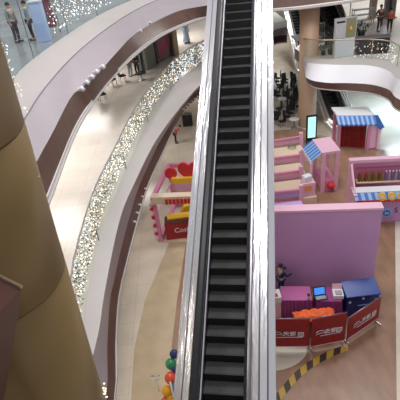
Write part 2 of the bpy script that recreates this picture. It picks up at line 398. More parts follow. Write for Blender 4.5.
# ------------------------------------------------------------------ escalators
def escalator(p0, az, zr, label, detail=True, steel=steel):
    """p0 = foot of the incline (world), rises zr"""
    t = thing('escalator', p0, label, 'escalator', rz=-az)
    run = zr/math.tan(PI/6)
    W = Vector((1,0,0)); a = Vector((0,0,0)); b_ = Vector((0,run,zr))
    # bottom run and top run
    def path(mb, prof):
        n = len(prof); pts = [Vector((0,-1.6,0)), a, b_, Vector((0,run+1.6,zr))]
        vs = [p+W*x+Vector((0,0,h)) for p in pts for x, h in prof]; fs = []
        for k in range(3):
            for i in range(n): fs.append((k*n+i, (k+1)*n+i, (k+1)*n+(i+1)%n, k*n+(i+1)%n))
        fs += [tuple(range(n)), tuple(range(3*n, 4*n))[::-1]]
        return mb.add(vs, fs)
    path(B(steel), [(-1.16,-.55),(-1.16,.42),(-.96,.50),(-.94,.47),(-.92,.53),(-.74,.62),(-.70,.62),(-.70,-.55)]).build('outer_cladding', t)
    path(B(black), [(-.70,-.3),(-.70,.66),(-.56,.60),(-.56,-.3)]).build('inner_panel', t)
    path(B(black), [(-.73,.78),(-.72,.84),(-.66,.87),(-.56,.87),(-.52,.84),(-.52,.78)]).build('handrail', t)
    path(B(blackm), [(-.66,.6),(-.66,.8),(-.6,.8),(-.6,.6)]).build('rail_support', t)
    path(B(white), [(-.545,.22),(-.545,.27),(-.515,.27),(-.515,.22)]).build('skirt_strip', t)
    path(B(steeld), [(-.56,-.3),(-.56,.24),(-.51,.2),(-.51,-.3)]).build('skirt', t)
    path(B(blackm), [(.51,-.3),(.51,.2),(.58,.24),(.58,-.3)]).build('skirt', t)
    path(B(steel), [(.58,-.55),(.58,.22),(.66,.70),(.72,.78),(.88,.80),(.90,.77),(.92,.80),(1.08,.79),(1.10,.76),(1.12,.79),(1.28,.72),(1.28,-.55)]).build('outer_cladding', t)
    for gx, gz in ((.90,.80),(1.10,.79),(-.94,.50),(-.735,.625),(.70,.755)): path(B(mat('groove', (.12,.115,.12), .4)), [(gx-.016,gz-.03),(gx-.016,gz+.006),(gx+.016,gz+.006),(gx+.016,gz-.03)]).build('panel_joint', t)
    path(B(steeld), [(.62,.80),(.62,.86),(.66,.89),(.69,.89),(.72,.86),(.72,.80)]).build('handrail', t)
    path(B(blackm), [(-.70,-.6),(-.70,-.5),(.7,-.5),(.7,-.6)]).build('truss', t)
    n = int(run/.4)
    sm = MB()
    sm.use(riserm).add([(-.5,-.02,-.32),(.5,-.02,-.32),(.5,0,0),(-.5,0,0)], [(0,1,2,3)])
    sm.use(stepm).box((0,.2,-.02), (1.0,.4,.04))
    if detail:
        sm.use(riserm)
        for i in range(24): sm.box((-.48+i*.0417,.2,.006), (.012,.4,.012))
        sm.box((0,.025,.007), (1.0,.05,.014))
    first = sm.build('step', t); first.location = (0, 0, 0)
    for i in range(1, n):
        c_ = first.copy(); COL.objects.link(c_); c_.parent = t; c_.location = (0, i*.4, i*.4*math.tan(PI/6))
    for y, z in ((-.85,.02),(run+.8,zr+.02)): MB().use(steeld).box((0,y,z), (1.0,1.5,.05)).build('landing_plate', t)
    return t
AZ = math.radians(11.66)
foot = Vector((-1.448-1*math.sin(AZ)*1.732*1, -.1305-1*math.cos(AZ)*1.732, 0))
# the step plane passes through (.167, 7.695, 5.613)
d_ = 5.613*math.sqrt(3)
foot = Vector((.167-d_*math.sin(AZ), 7.695-d_*math.cos(AZ), .0))
escalator(foot, AZ, ZD, 'long empty steel escalator with black steps running up the middle of the atrium')
e3 = Vector((13.0, 47.0, 0))
escalator(e3, math.radians(3), ZB, 'far escalator left of the beige column, half hidden by it', detail=False)
escalator(Vector((12.9, 38.6, ZB)), math.radians(-2), ZA-ZB-.6, 'black sided escalator rising behind the directory board', detail=False, steel=mat('dark_cladding', (.03,.03,.035), .25))
e1 = at(340, 124, 0); escalator(Vector((e1.x-.1, e1.y, 0)), math.radians(-3), ZB-1.7, 'escalator under the right gallery behind the red curtained stall', detail=False)
# upper landing slab for the long escalator
topy = foot.y+(ZD*math.sqrt(3)+3.0)*math.cos(AZ); topx = foot.x+(ZD*math.sqrt(3)+3.0)*math.sin(AZ)
struct(B(plaster).box((topx, topy, ZD-.25), (5, 2.8, .4), -AZ).build('floor'))
# ------------------------------------------------------------------ people
def skinmesh(name, verts, edges, radii, m, parent, sub=1, root=0):
    me = bpy.data.meshes.new(name); me.from_pydata(verts, edges, []); me.materials.append(m)
    o = bpy.data.objects.new(name, me); COL.objects.link(o); o.parent = parent
    sk = o.modifiers.new('skin', 'SKIN'); sk.use_smooth_shade = True
    for i, r in enumerate(radii):
        v = me.skin_vertices[0].data[i]; v.radius = (r, r) if not isinstance(r, tuple) else r; v.use_root = (i == root)
    s = o.modifiers.new('sub', 'SUBSURF'); s.levels = sub; s.render_levels = sub
    return o
def person(loc, rz, label, top, bottom, h=1.7, hips=False, bend=0, shoe=blackm, dress=False, reach=False):
    t = thing('person', loc, label, 'person', rz)
    k = h/1.7
    def V(x, y, z):      # bend the upper body forward about the hip
        if z > .95 and bend:
            dz = z-.95; y, z = y-dz*math.sin(bend)+y*0, .95+dz*math.cos(bend)
        return (x*k, y*k, z*k)
    el = [(.30,.06,1.12),(.17,-.05,1.0)] if hips else ([(.25,-.15,1.18),(.22,-.42,1.22)] if reach else [(.25,.02,1.12),(.26,-.06,.86)])
    vs = [V(0,0,.93), V(0,0,1.12), V(0,0,1.36), V(0,.0,1.47), V(0,-.02,1.58), V(0,-.02,1.68)]
    ed = [(0,1),(1,2),(2,3),(3,4),(4,5)]; ra = [(.15,.11),(.13,.10),(.16,.10),.055,.085,.07]
    ra = [tuple(x*k for x in r) if isinstance(r, tuple) else r*k for r in ra]
    leg = []; arm = []
    for s in (-1, 1):
        n = len(vs)
        vs += [V(s*.1,0,.86), V(s*.12,-.02,.48), V(s*.13,.02,.08), V(s*.14,-.12,.035)]
        ed += [(0,n),(n,n+1),(n+1,n+2),(n+2,n+3)]; ra += [r*k for r in (.09,.058,.042,.035)]; leg.append(n)
        n = len(vs)
        e, w = el
        vs += [V(s*.19,0,1.40), V(s*e[0],e[1],e[2]), V(s*w[0],w[1],w[2]), V(s*(w[0]-(.02 if not hips else .05)),w[1]-.06,w[2]-.09)]
        ed += [(2,n),(n,n+1),(n+1,n+2),(n+2,n+3)]; ra += [r*k for r in (.055,.042,.03,.028)]; arm.append(n)
    body = skinmesh('body', vs, ed, ra, skin, t, 2)
    # face
    f = MB().use(skin).sphere(V(0,-.115,1.6), .016*k, 6); f.sphere(V(.085,-.01,1.61), .02*k, 6); f.sphere(V(-.085,-.01,1.61), .02*k, 6)
    f.use(hair).sphere(V(.032,-.10,1.63), .011*k, 6); f.sphere(V(-.032,-.10,1.63), .011*k, 6)
    f.use(red).sphere(V(0,-.105,1.565), .014*k, 6); f.build('face', t)
    hc = V(0,.005,1.665); MB().use(hair).sphere(hc, .105*k, 12, .9).build('hair', t)
    g = .018*k
    up = lambda r, x=g: tuple(q+x for q in r) if isinstance(r, tuple) else r+x
    # top
    tv = [vs[0], vs[1], vs[2]]; te = [(0,1),(1,2)]; tr = [up(ra[0]), up(ra[1]), up(ra[2])]
    for n in arm:
        m_ = len(tv); tv += [vs[n], vs[n+1], vs[n+2]]; te += [(2,m_),(m_,m_+1),(m_+1,m_+2)]; tr += [up(ra[n]), up(ra[n+1]), up(ra[n+2])]
    skinmesh('jacket', tv, te, tr, top, t, 2)
    if dress:
        MB().use(bottom).lathe((0,0,0), [(.30*k,.12*k),(.25*k,.4*k),(.2*k,.8*k),(.16*k,1.1*k)], 16).build('skirt', t)
    else:
        tv = [vs[0]]; te = []; tr = [up(ra[0], g*.7)]
        for n in leg:
            m_ = len(tv); tv += [vs[n], vs[n+1], vs[n+2]]; te += [(0,m_),(m_,m_+1),(m_+1,m_+2)]; tr += [up(ra[n]), up(ra[n+1]), up(ra[n+2])]
        skinmesh('trousers', tv, te, tr, bottom, t, 2)
    sh = MB().use(shoe)
    for s in (-1, 1): sh.box((s*.135*k,-.06*k,.035*k), (.09*k,.27*k,.07*k))
    sh.build('shoes', t, bevel=.015)
    return t
drab = mat('drab_fabric', (.10,.075,.07), .7); paleb = mat('pale_blue_fabric', (.45,.58,.80), .6); darkf = mat('dark_fabric', (.02,.02,.03), .7)
grey = mat('grey_fabric', (.25,.26,.28), .7)
person(at(379, 31, ZB), .2, 'person in drab brown clothes with hands on hips on the right gallery', drab, drab, 2.0, hips=True)
person(at(389, 31, ZB), -.3, 'person in bright orange vest and black trousers on the right gallery', mat('orange_vest', (.75,.10,.03), .6), darkf, 1.75)
person(at(187, 43, ZB), .6, 'person in long pale blue gown on the lower gallery by the shop pillar', paleb, paleb, 1.95, dress=True)
person(at(131, 76, ZB), .9, 'person in grey trousers and black jacket near the dark shopfront', darkf, grey, 1.75)
person(at(138, 74.5, ZB), -.6, 'person all in black beside the dark shopfront', darkf, darkf, 1.75)
person(at(18.5, 42, ZA), 1.2, 'person in grey with dark boots seen through the upper glass, leftmost', mat('grey_coat', (.2,.22,.22), .7), darkf, 1.8)
person(at(34, 40, ZA), -1.2, 'person in bluish coat and dark trousers seen through the upper glass', mat('blue_coat', (.16,.27,.36), .7), darkf, 1.8)
person(at(176, 143, 0), 1.7, 'person in red jacket stooping on the ground floor under the left gallery', red, darkf, 1.6, bend=.8)
pp = at(281, 294, 0)
person(pp, 1.9, 'person in navy jacket at the left end of the pink cloth table', navy, navy, 1.75, reach=True)
# ------------------------------------------------------------------ shopfront on the lower gallery
s0 = at(147, 71.5, ZB); s1 = at(179, 54, ZB); L = (s1-s0).length; ang = math.atan2(s1.y-s0.y, s1.x-s0.x)
t = thing('shopfront', s0, 'dark shopfront with red and teal poster behind the lower left gallery', 'shopfront', ang)
hh = ZA4-ZB-.01
MB().use(wallm).box((L/2, .6, hh/2), (L, .3, hh)).build('wall_panel', t)
MB().use(mat('green_grey_pillar', (.16,.17,.14), .4)).box((L*.17, .3, hh/2), (L*.26, .5, hh)).build('pillar', t)
MB().use(blackm).box((L*.36, .38, hh/2), (L*.1, .3, hh)).build('door', t)
pm = mat('poster_print', (.42,.03,.09), .4, c2=(.10,.16,.17), nscale=1.3)
MB().use(steeld).box((L*.62, .38, hh/2), (L*.42, .22, hh-.1)).build('poster_frame', t)
MB().use(pm).box((L*.62, .25, hh/2+.1), (L*.35, .06, hh-.5)).build('poster', t)
MB().use(mat('tan_pillar', (.40,.30,.17), .4)).box((L*.93, .25, hh/2), (L*.13, .6, hh)).build('pillar', t)
MB().use(steeld).box((L*.845, .3, hh/2), (.12, .5, hh)).build('pillar', t)
# ------------------------------------------------------------------ chairs
def chair(loc, rz, label, m=blackm, group=None):
    t = thing('chair', loc, label, 'chair', rz, group)
    MB().use(m).box((0,0,.47), (.5,.48,.09)).build('seat', t, bevel=.02)
    MB().use(m).box((0,.23,.80), (.5,.07,.55)).build('backrest', t, bevel=.02)
    for x in (-.21,.21):
        for y in (-.2,.2): B(steeld).bar((x,y,0), (x,y,.45), .035).build('leg', t)
    return t
c0 = chair(at(103, 101, ZB), .5, 'black chair on the lower left gallery, nearest the brown band')
dup(c0, at(113, 86, ZB), 1.1, 'black chair on the lower left gallery, second from the brown band')
dup(c0, at(123, 82, ZB), 2.0, 'black chair beside the person in grey trousers')
MB_t = thing('cafe_table', at(142, 80, ZB), 'small low black table in front of the dark shopfront', 'table')
MB().use(blackm).lathe((0,0,0), [(.38,.5),(.4,.52),(.4,.55),(.38,.56)], 20).build('table_top', MB_t)
MB().use(steeld).lathe((0,0,0), [(.25,0),(.25,.02),(.04,.04),(.04,.5)], 14).build('pedestal', MB_t)
cl = [(277,82),(285,80),(293,84),(277,93),(286,96),(294,96),(279,106),(290,107),(277,116),(294,117),(283,122),(297,108)]
cl += [(random.uniform(275,299), random.uniform(76,120)) for _ in range(160)]
cl += [(x+5, y+5) for x, y in cl if x < 292]+[(x-2, y+9) for x, y in cl if y < 112]
okc = []
for x, y in cl:
    q_ = at(x, y+4, 0)
    if all((q_-w_).length > .72 for w_ in okc) and all((q_-w_).length > 1.0 for w_ in (at(282,107,0), at(294,128,0))) and (q_-at(307,124,0)).length > 1.35: okc.append(q_)
for q_ in okc:
    dup(c0, q_, random.uniform(-2,2), 'black cafe chair in the crowded seating left of the beige column', 'cafe chairs left of the beige column')
def table(loc, label, m=white, group=None):
    t = thing('cafe_table', loc, label, 'table', 0, group)
    MB().use(m).lathe((0,0,0), [(.38,.74),(.4,.76),(.4,.79),(.38,.8)], 20).build('table_top', t)
    MB().use(steeld).lathe((0,0,0), [(.25,0),(.25,.02),(.04,.04),(.04,.75)], 14).build('pedestal', t)
    return t
table(at(282,107,0), 'white round table among black chairs, nearest the steel escalator')
table(at(294,128,0), 'white round table close to the foot of the beige column')
# ------------------------------------------------------------------ stalls
def local(o): return lambda x, y, z: (at(x, y, z)-Vector((o.x, o.y, 0)))
# S1: pink open stall with heart sign
o = at(161, 241, 0); f2 = at(200, 240, 0); bk = at(175, 206, 0)
t = thing('pink_stall', o, 'pink open frame stall with red heart sign left of the steel escalator', 'stall')
fx = (f2-o); fx.z = 0; by = (bk-o); by.z = 0; Z = Vector((0,0,1)); h = 2.85
P = lambda a, b_, z: fx*a+by*b_+Z*z
for a, b_ in ((0,0),(1,0),(0,1),(1,1)): B(pink).bar(P(a,b_,0), P(a,b_,h), .24).build('post', t)
for z in (h, .15):
    B(pink).bar(P(0,0,z), P(0,1,z), .22).build('beam', t); B(pink).bar(P(1,0,z), P(1,1,z), .22).build('beam', t); B(pink).bar(P(0,1,z), P(1,1,z), .22).build('beam', t)
B(lpink).bar(P(0,.06,h*.62), P(0,.94,h*.62), .08).build('beam', t)
B(cream).bar(P(-.03,-.03,h), P(1.03,-.03,h), .45, .42).build('sign_board', t)
sg = MB().use(red)
for i in range(7): p = P(.34+i*.09,-.03,h-.05)+Vector((0,-.27,0)); sg.box(p, (.15,.05,.30))
sg.build('lettering', t)
wv = MB()
for i in range(9):
    p = P(0,-.0,.35+i*.27)+Vector((-.16,-.12,0)); wv.use(red if i%2 else lpink).sphere(p, .11, 8)
wv.build('garland', t)
B(cream).bar(P(0,0,.02), P(1,0,.02), .3, .04).build('base_rail', t)
hs = MB().use(red)     # round red sign and arch on the roof
hs.xprism([(.34*math.cos(a*PI/10), .34*math.sin(a*PI/10)) for a in range(20)], P(.28,.5,h+.45)-by.normalized()*.06, P(.28,.5,h+.45)+by.normalized()*.06, fx.normalized())
pr = []
for i in range(28):
    a = 2*PI*i/28; pr.append((.62*16*math.sin(a)**3/16, .62*(13*math.cos(a)-5*math.cos(2*a)-2*math.cos(3*a)-math.cos(4*a))/14))
hs.xprism(pr, P(.75,.5,h+.55)-by.normalized()*.08, P(.75,.5,h+.55)+by.normalized()*.08, fx.normalized())
hs.build('heart_sign', t)
B(yellow).bar(P(.3,.45,h+.1), P(1,.45,h+.1), .2, .3).build('yellow_trim', t)
B(lpink).slab([P(.03,1.0,.3),P(.97,1.0,.3),P(.97,1.0,1.7),P(.03,1.0,1.7)], (0,.05,0), 1).build('back_panel', t)
# counter inside
c = at(181, 239, 0)
t2 = thing('red_counter', c, 'dark red counter with white lettering inside the pink heart stall', 'counter')
MB().use(mat('counter_red', (.36,.02,.02), .5)).box((.1,.35,.55), (1.75,.7,1.1)).build('body', t2)
MB().use(yellow).box((.15,.55,1.17), (1.5,.5,.12)).build('worktop', t2)
MB().use(mat('counter_end', (.10,.015,.015), .5)).box((.2,.35,1.12), (1.9,.75,.04)).build('edge', t2)
x = text_mesh('Cosi', .42, white, t2); x.rotation_euler = (PI/2,0,0); x.location = (.1,-.02,.62)
mc = thing('yellow_canopy', P(.62,.42,0)+Vector((o.x,o.y,0)), 'yellow peaked display on the counter inside the heart stall', 'display')
MB().use(yellow).prism([(-.5,-.15),(.5,-.15),(.5,.15),(-.5,.15)], 0, .9).build('base', mc)
MB().use(yellow).xprism([(-.5,.9),(.5,.9),(.2,1.45),(-.2,1.35)], (0,-.15,0), (0,.15,0), Vector((1,0,0))).build('peak', mc)

# black case at the ground floor under the lower gallery
t = thing('trash_bin', at(188, 125, 0), 'black box shaped bin beside the steel escalator on the pale far floor', 'bin')
MB().use(blackm).box((0,0,.5), (.85,.6,1.0)).build('body', t, bevel=.04); MB().use(steeld).box((0,0,1.03), (.7,.45,.06)).build('lid', t)

# S2: row of pink partitions with cream mats
yt = [142, 159, 175, 193]
for i, (y0, y1, col_, lab) in enumerate(((142,137,pink,'backmost'),(159,155,pink,'second from the back'),(175,171,pink,'third from the back'),(193,190,lav,'frontmost'))):
    zt = .95
    a = at(262, y0+1, zt); b_ = at(301, y1, zt); a.z = b_.z = 0
    t = thing('booth_partition', a, 'low pink booth partition frame right of the steel escalator, %s of the row' % lab, 'partition')
    d = b_-a
    B(pink).bar(Z*zt, d+Z*zt, .16, .16).build('top_rail', t)
    B(lpink if i < 3 else lav).bar(Z*.68, d+Z*.68, .07, .3).build('panel', t)
    B(pink).bar(Z*.12, d+Z*.12, .14, .22).build('bottom_rail', t)
    for k in (0, 1): B(lpink).bar(d*k, d*k+Z*1.3, .24).build('post', t)
    # cream mat of the bay
    m_ = thing('display_plinth', a+Vector((d.x*.5,-1.05,0)), 'cream topped low display plinth before the pink partition, %s' % lab, 'plinth')
    dp = 1.45 if i < 3 else .8
    MB().use(cream if i < 3 else lav).box((0,.05,.52), (d.x*.88,dp,.06)).build('top', m_)
    MB().use(lpink).box((0,.05,.245), (d.x*.92,dp+.05,.49)).build('base', m_)
t = thing('wire_basket', at(292,147,.37)-Z*0, 'small wire basket on the backmost cream plinth', 'basket')
t.location = at(292,148,.555)
for z in (.02,.15,.28): B(steeld).tube([Vector((.28*math.cos(a*PI/8), .2*math.sin(a*PI/8), z)) for a in range(17)], .015, 6, False).build('hoop', t)
for a in range(8): B(steeld).bar((.28*math.cos(a*PI/4), .2*math.sin(a*PI/4), .01), (.28*math.cos(a*PI/4), .2*math.sin(a*PI/4), .29), .015).build('wire', t)
# S3: kiosk with blue and white awning
o = at(322, 192, 0)
t = thing('pink_kiosk', o, 'pink kiosk with blue striped awning in front of the lit screen', 'kiosk')
pA = at(322,192,0)-o; pB = at(335,190,0)-o; h = 2.6; dk = at(315,139,h)-at(323.5,151,h); pC = pB+dk; pD = pA+dk
for p in (pA, pB, pC, pD): B(lpink).bar(p, p+Z*h, .22).build('post', t)
B(lpink).prism([(p.x, p.y) for p in (pA+Vector((-.15,-.1,0)), pB+Vector((.15,-.1,0)), pC+Vector((.15,.1,0)), pD+Vector((-.15,.1,0)))], h, h+.14).build('roof', t)
B(pink).prism([(p.x, p.y) for p in (pA, pB, pC, pD)], 0, .75).build('counter', t)
e = MB().use(red); e.sphere((pA+pB)/2+Vector((.1,-.1,.45)), .25, 10, .8); e.build('red_emblem', t)
aw = MB()
nst = 12
q0, q1 = pA+Vector((-.15,-.1,h+.12)), pD+Vector((-.15,.1,h+.12)); q2, q3 = pA+Vector((-.75,-.1,h-.35)), pD+Vector((-.75,.1,h-.35))
for i in range(nst):
    aw.use(blue if i % 2 else lblue)
    f0, f1 = i/nst, (i+1)/nst
    aw.slab([q0.lerp(q1,f0), q0.lerp(q1,f1), q2.lerp(q3,f1), q2.lerp(q3,f0)], (0,0,-.04), 1)
aw.build('awning', t)
B(white).bar(q2+Vector((.0,0,-.1)), q3+Vector((0,0,-.1)), .05, .2).build('awning_valance', t)
B(lpink).bar(q2+Z*(-.1), Vector((q2.x,q2.y,0)), .12).build('post', t); B(lpink).bar(q3+Z*(-.1), Vector((q3.x,q3.y,0)), .12).build('post', t)
# low stand in front
o = at(309, 203, 0)
t = thing('snack_stand', o, 'small pink and cream stand with orange panel left of the pink kiosk', 'stand')
MB().use(cream).box((0,.3,.2), (.9,.7,.4)).build('base', t); MB().use(lpink).box((0,.35,.85), (.75,.55,.9)).build('body', t)
MB().use(mat('orange_panel', (.85,.32,.12), .4)).box((-.05,.06,1.0), (.4,.03,.35)).build('panel', t); MB().use(white).box((-.05,.4,1.5), (.5,.4,.4), .3).build('machine', t, bevel=.06)  # plain orange front panel
# digital signage
o = at(311, 143, 0)
t = thing('digital_sign', o, 'tall digital sign with glowing pale blue screen at the foot of the beige column', 'sign')
MB().use(black).box((0,0,1.2), (.78,.14,2.0)).build('casing', t, bevel=.02); MB().use(screen).box((0,-.08,1.28), (.56,.02,1.6)).build('screen', t); MB().use(steeld).box((0,0,.08), (.9,.6,.16)).build('foot', t)
# S4: red curtained stall
o = at(338, 149, 0)
t = thing('curtained_stall', o, 'pink stall with dark red curtains under a blue scalloped awning', 'stall')
pA = Vector((0,0,0)); pB = at(367,150,0)-o; w = pB.x; dv = Vector((.1, 1.3, 0)); h = 2.2
X = pB.normalized()
for p in (pA, pB, pB+dv, pA+dv): B(pink).bar(p, p+Z*h, .2).build('post', t)
cu = MB().use(rcurt); cu.smooth = True
n = 60; vs = []
for z in (.12, h-.1):
    for i in range(n+1): vs.append(pA+X*(w*i/n)+Vector((0,.12+.06*math.sin(i*1.9),z)))
cu.add(vs, [(i,i+1,n+2+i,n+1+i) for i in range(n)]); cu.build('curtain', t)
B(rcurt).slab([pB+Z*.1+Vector((0,.5,0)), pB+dv*.9+Z*.1, pB+dv*.9+Z*h*.8, pB+Z*h*.8+Vector((0,.5,0))], (.04,0,0), 1).build('side_curtain', t)
ro = MB().use(white); ro.prism([(p.x,p.y) for p in (pA+Vector((-.25,-.1,0)), pB+Vector((.2,-.1,0)), pB+dv+Vector((.2,.2,0)), pA+dv+Vector((-.25,.2,0)))], h+.3, h+.42); ro.build('roof', t)
aw = MB(); nst = 16
q0, q1 = pA+Vector((-.3,-.1,h+.38)), pB+Vector((.25,-.1,h+.38)); dn = Vector((0,-.5,-.42))
for i in range(nst):
    aw.use(blue if i % 2 else lblue); f0, f1 = i/nst, (i+1)/nst
    A_, B_ = q0.lerp(q1,f0), q0.lerp(q1,f1)
    aw.slab([A_, B_, B_+dn, (A_+B_)/2+dn+Z*(-.12), A_+dn], (0,.0,-.04), 1)
aw.build('awning', t)
aw = MB(); q0, q1 = pB+Vector((.25,-.1,h+.38)), pB+dv+Vector((.25,.2,h+.38)); dn = Vector((.5,0,-.9))
for i in range(8):
    aw.use(blue if i % 2 else lblue); f0, f1 = i/8, (i+1)/8; A_, B_ = q0.lerp(q1,f0), q0.lerp(q1,f1)
    aw.slab([A_, B_, B_+dn, A_+dn], (0,0,-.04), 1)
aw.build('side_awning', t)
ga = B(blue).slab([pB+Vector((.15,-.14,h+.4)), pB+Vector((.45,-.14,h+.4)), pB+Vector((1.0,-.14,h-.55)), pB+Vector((.72,-.14,h-.7)), pB+Vector((.15,-.14,h-.1))], (0,.04,0), 1).build('gable_awning', t)
for k, f in enumerate((0, .5, 1)): B(lpink).bar(pB+Vector((.72,0,0))+dv*f, pB+Vector((.72,0,h-.3))+dv*f, .2).build('side_post', t)
B(lpink).bar(pB+Vector((.72,0,.15)), pB+dv+Vector((.72,0,.15)), .16, .3).build('side_rail', t)
B(lpink).slab([pB+Vector((.1,.0,.1)), pB+Vector((.66,0,.1)), pB+Vector((.66,0,h-.4)), pB+Vector((.1,0,h-.1))], (0,.05,0), 1).build('side_panel', t)
# S5: booth at the right edge
o = at(353, 223, 0)
t = thing('snack_booth', o, 'pink snack booth with striped awning counter and yellow round signs at the right edge', 'booth')
pB = at(412, 221, 0)-o; X = pB.normalized(); w = pB.length; Y = Vector((-X.y, X.x, 0)); P = lambda a, b_, z: X*a+Y*b_+Z*z
dpt = 1.7; h = 2.85; ch = 1.8
B(lilac).slab([P(0,0,0),P(w,0,0),P(w,0,ch-.1),P(0,0,ch-.1)], Y, .08).build('counter_front', t)
B(white).slab([P(-.1,.15,ch),P(w,.15,ch),P(w,.7,ch),P(-.1,.7,ch)], Z, .06).build('counter_top', t)
B(pink).slab([P(-.05,dpt,0),P(w,dpt,0),P(w,dpt,h),P(-.05,dpt,h)], Y, .12).build('back_wall', t)
B(lpink).slab([P(-.1,dpt-.15,h),P(w,dpt-.15,h),P(w,dpt+.2,h),P(-.1,dpt+.2,h)], Z, .18).build('top_rail', t)
for b_ in (0.05, dpt-.1): B(lpink).bar(P(.0,b_,0), P(.0,b_,h if b_ > .2 else ch), .2).build('post', t)
B(lpink).slab([P(-.05,.1,0),P(-.05,dpt,0),P(-.05,dpt,h),P(-.05,dpt-.25,h),P(-.05,.15,ch+.05)], X, .1).build('side_wall', t)
B(magenta).bar(P(.3,dpt-.04,h-.35), P(w,dpt-.04,h-.35), .04, .08).build('sign_line', t)
B(cream).slab([P(.3,dpt-.5,1.75),P(w-.2,dpt-.5,1.75),P(w-.2,dpt-.02,1.75),P(.3,dpt-.02,1.75)], Z, .05).build('shelf', t)
jar0 = None
jm = [mat('jar_brown', (.22,.07,.02), .3), mat('jar_olive', (.25,.17,.05), .3), mat('jar_violet', (.25,.10,.32), .3), mat('jar_grey', (.35,.3,.35), .3)]
names = ['brown', 'olive', 'violet', 'grey']
for mi in range(4):
    for k in range(4):
        i = mi*4+k if False else k*2+(mi % 2)+(8 if mi > 1 else 0)
        a_ = .45+i*.175
        bt = thing('bottle', o+P(a_,dpt-.3,1.805), '%s bottle standing on the shelf of the pink snack booth' % names[mi], 'bottle', 0, '%s bottles on the snack booth shelf' % names[mi])
        MB().use(jm[mi]).lathe((0,0,0), [(.075,0),(.08,.03),(.08,.4),(.04,.47),(.035,.52)], 12).build('body', bt)
        MB().use(red if mi < 2 else white).lathe((0,0,0), [(.042,.52),(.042,.58)], 10).build('cap', bt)
aw = MB(); nst = 9; wa = at(375,194,ch)-Vector((o.x,o.y,0)); wl = w*.46
for i in range(nst*2):
    aw.use(blue if i % 2 else lblue); f0, f1 = i/(nst*2)*(w+.1)-.1, (i+1)/(nst*2)*(w+.1)-.1
    aw.slab([P(f0,.2,ch+.06), P(f1,.2,ch+.06), P(f1+.06,-.25,ch-.22), P(f0+.06,-.25,ch-.22)], (0,0,-.04), 1)
aw.build('awning', t)
va = MB().use(red)
for i in range(16): f0 = i/16*w; f1 = (i+1)/16*w; va.slab([P(f0,-.26,ch-.2),P(f1,-.26,ch-.2),P(f1,-.26,ch-.3),P((f0+f1)/2,-.26,ch-.38),P(f0,-.26,ch-.3)], Y, .03)
va.build('scalloped_valance', t)
for k, px_ in enumerate((379, 389, 399)):
    cc = at(px_, 190.5, ch)-Vector((o.x,o.y,0)); a_ = cc.dot(X)
    ds = MB().use(yellow); ds.xprism([(.2*math.cos(q_*PI/10), .2*math.sin(q_*PI/10)) for q_ in range(20)], P(a_,-.30,ch+.0), P(a_,-.22,ch+.02), X, Vector((0,.35,.93)))
    ds.use(cream).xprism([(.1*math.cos(q_*PI/10), .1*math.sin(q_*PI/10)) for q_ in range(20)], P(a_,-.33,ch+.0), P(a_,-.29,ch+.0), X, Vector((0,.35,.93)))
    ds.build('round_sign', t)
# logo disc
cc = at(387, 214, .6)-Vector((o.x,o.y,0)); a_ = cc.dot(X)
ld = MB().use(lblue).xprism([(.27*math.cos(q_*PI/14), .27*math.sin(q_*PI/14)) for q_ in range(28)], P(a_,-.05,.62), P(a_,0,.62), X)
ld.use(blue).xprism([(.20*math.cos(q_*PI/14), .20*math.sin(q_*PI/14)) for q_ in range(28)], P(a_,-.07,.62), P(a_,-.04,.62), X)
ld = ld.build('logo_disc', t)
x = text_mesh('m', .3, white, ld); x.matrix_local = Matrix.Translation(P(a_,-.09,.64)) @ Matrix.Rotation(math.atan2(X.y,X.x),4,'Z') @ Matrix.Rotation(PI/2,4,'X')
x = text_mesh('S', .45, mat('dark_violet', (.06,.02,.10), .5), t); x.matrix_local = Matrix.Translation(P(a_+.47,-.02,.75)) @ Matrix.Rotation(math.atan2(X.y,X.x),4,'Z') @ Matrix.Rotation(PI/2,4,'X')
# S6: backdrop wall
a = at(250, 287, 0); b_ = at(372.5, 286, 0); X = (b_-a).normalized(); Y = Vector((-X.y, X.x, 0)); w = (b_-a).length; h = 4.2
t = thing('pink_backdrop', a, 'large plain lilac pink backdrop wall behind the cloth covered tables', 'backdrop')
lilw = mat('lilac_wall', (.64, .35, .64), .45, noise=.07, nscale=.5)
P = lambda a_, b_, z: X*a_+Y*b_+Z*z
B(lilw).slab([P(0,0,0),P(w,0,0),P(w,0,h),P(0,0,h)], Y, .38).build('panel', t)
B(lpink).slab([P(-.03,-.04,h),P(w+.03,-.04,h),P(w+.03,.42,h),P(-.03,.42,h)], Z, .1).build('cap', t)
# ------------------------------------------------------------------ table area
def clothtable(pl, pr, zt, depth, label, top, skirt):
    a = at(*pl, zt); b_ = at(*pr, zt); a.z = b_.z = 0
    X = (b_-a).normalized(); Y = Vector((-X.y, X.x, 0)); w = (b_-a).length
    t = thing('cloth_table', a, label, 'table')
    B(top).slab([Vector((0,0,zt-.03)), X*w+Z*(zt-.03), X*w+Y*depth+Z*(zt-.03), Y*depth+Z*(zt-.03)], Z, .04).build('table_top', t)
    n = 80; cu = MB().use(skirt); cu.smooth = True; per = [(Vector((0,0,0)),X*w,40,-Y),(X*w,X*w+Y*depth,16,X),(X*w+Y*depth,Y*depth,40,Y),(Y*depth,Vector((0,0,0)),16,-X)]
    pts = []
    for p0, p1, m_, nn in per:
        for i in range(m_): pts.append((p0.lerp(p1, i/m_), nn))
    vs = [p+nn*.015+Z*zt for p, nn in pts]+[p+nn*(.05+.045*math.sin(i*1.3))+Z*.02 for i, (p, nn) in enumerate(pts)]
    k = len(pts); cu.add(vs, [(i,(i+1)%k,k+(i+1)%k,k+i) for i in range(k)]); cu.build('tablecloth', t)
    return a, X, Y, w
clothtable((281,300.5), (312,300.5), 1.0, .85, 'table under a bright pink cloth with purple skirt, left of the laptop', magenta, purple)
clothtable((317,301.5), (342,301.5), 1.0, .85, 'table under a purple cloth carrying the laptop and white box', purple, purple)
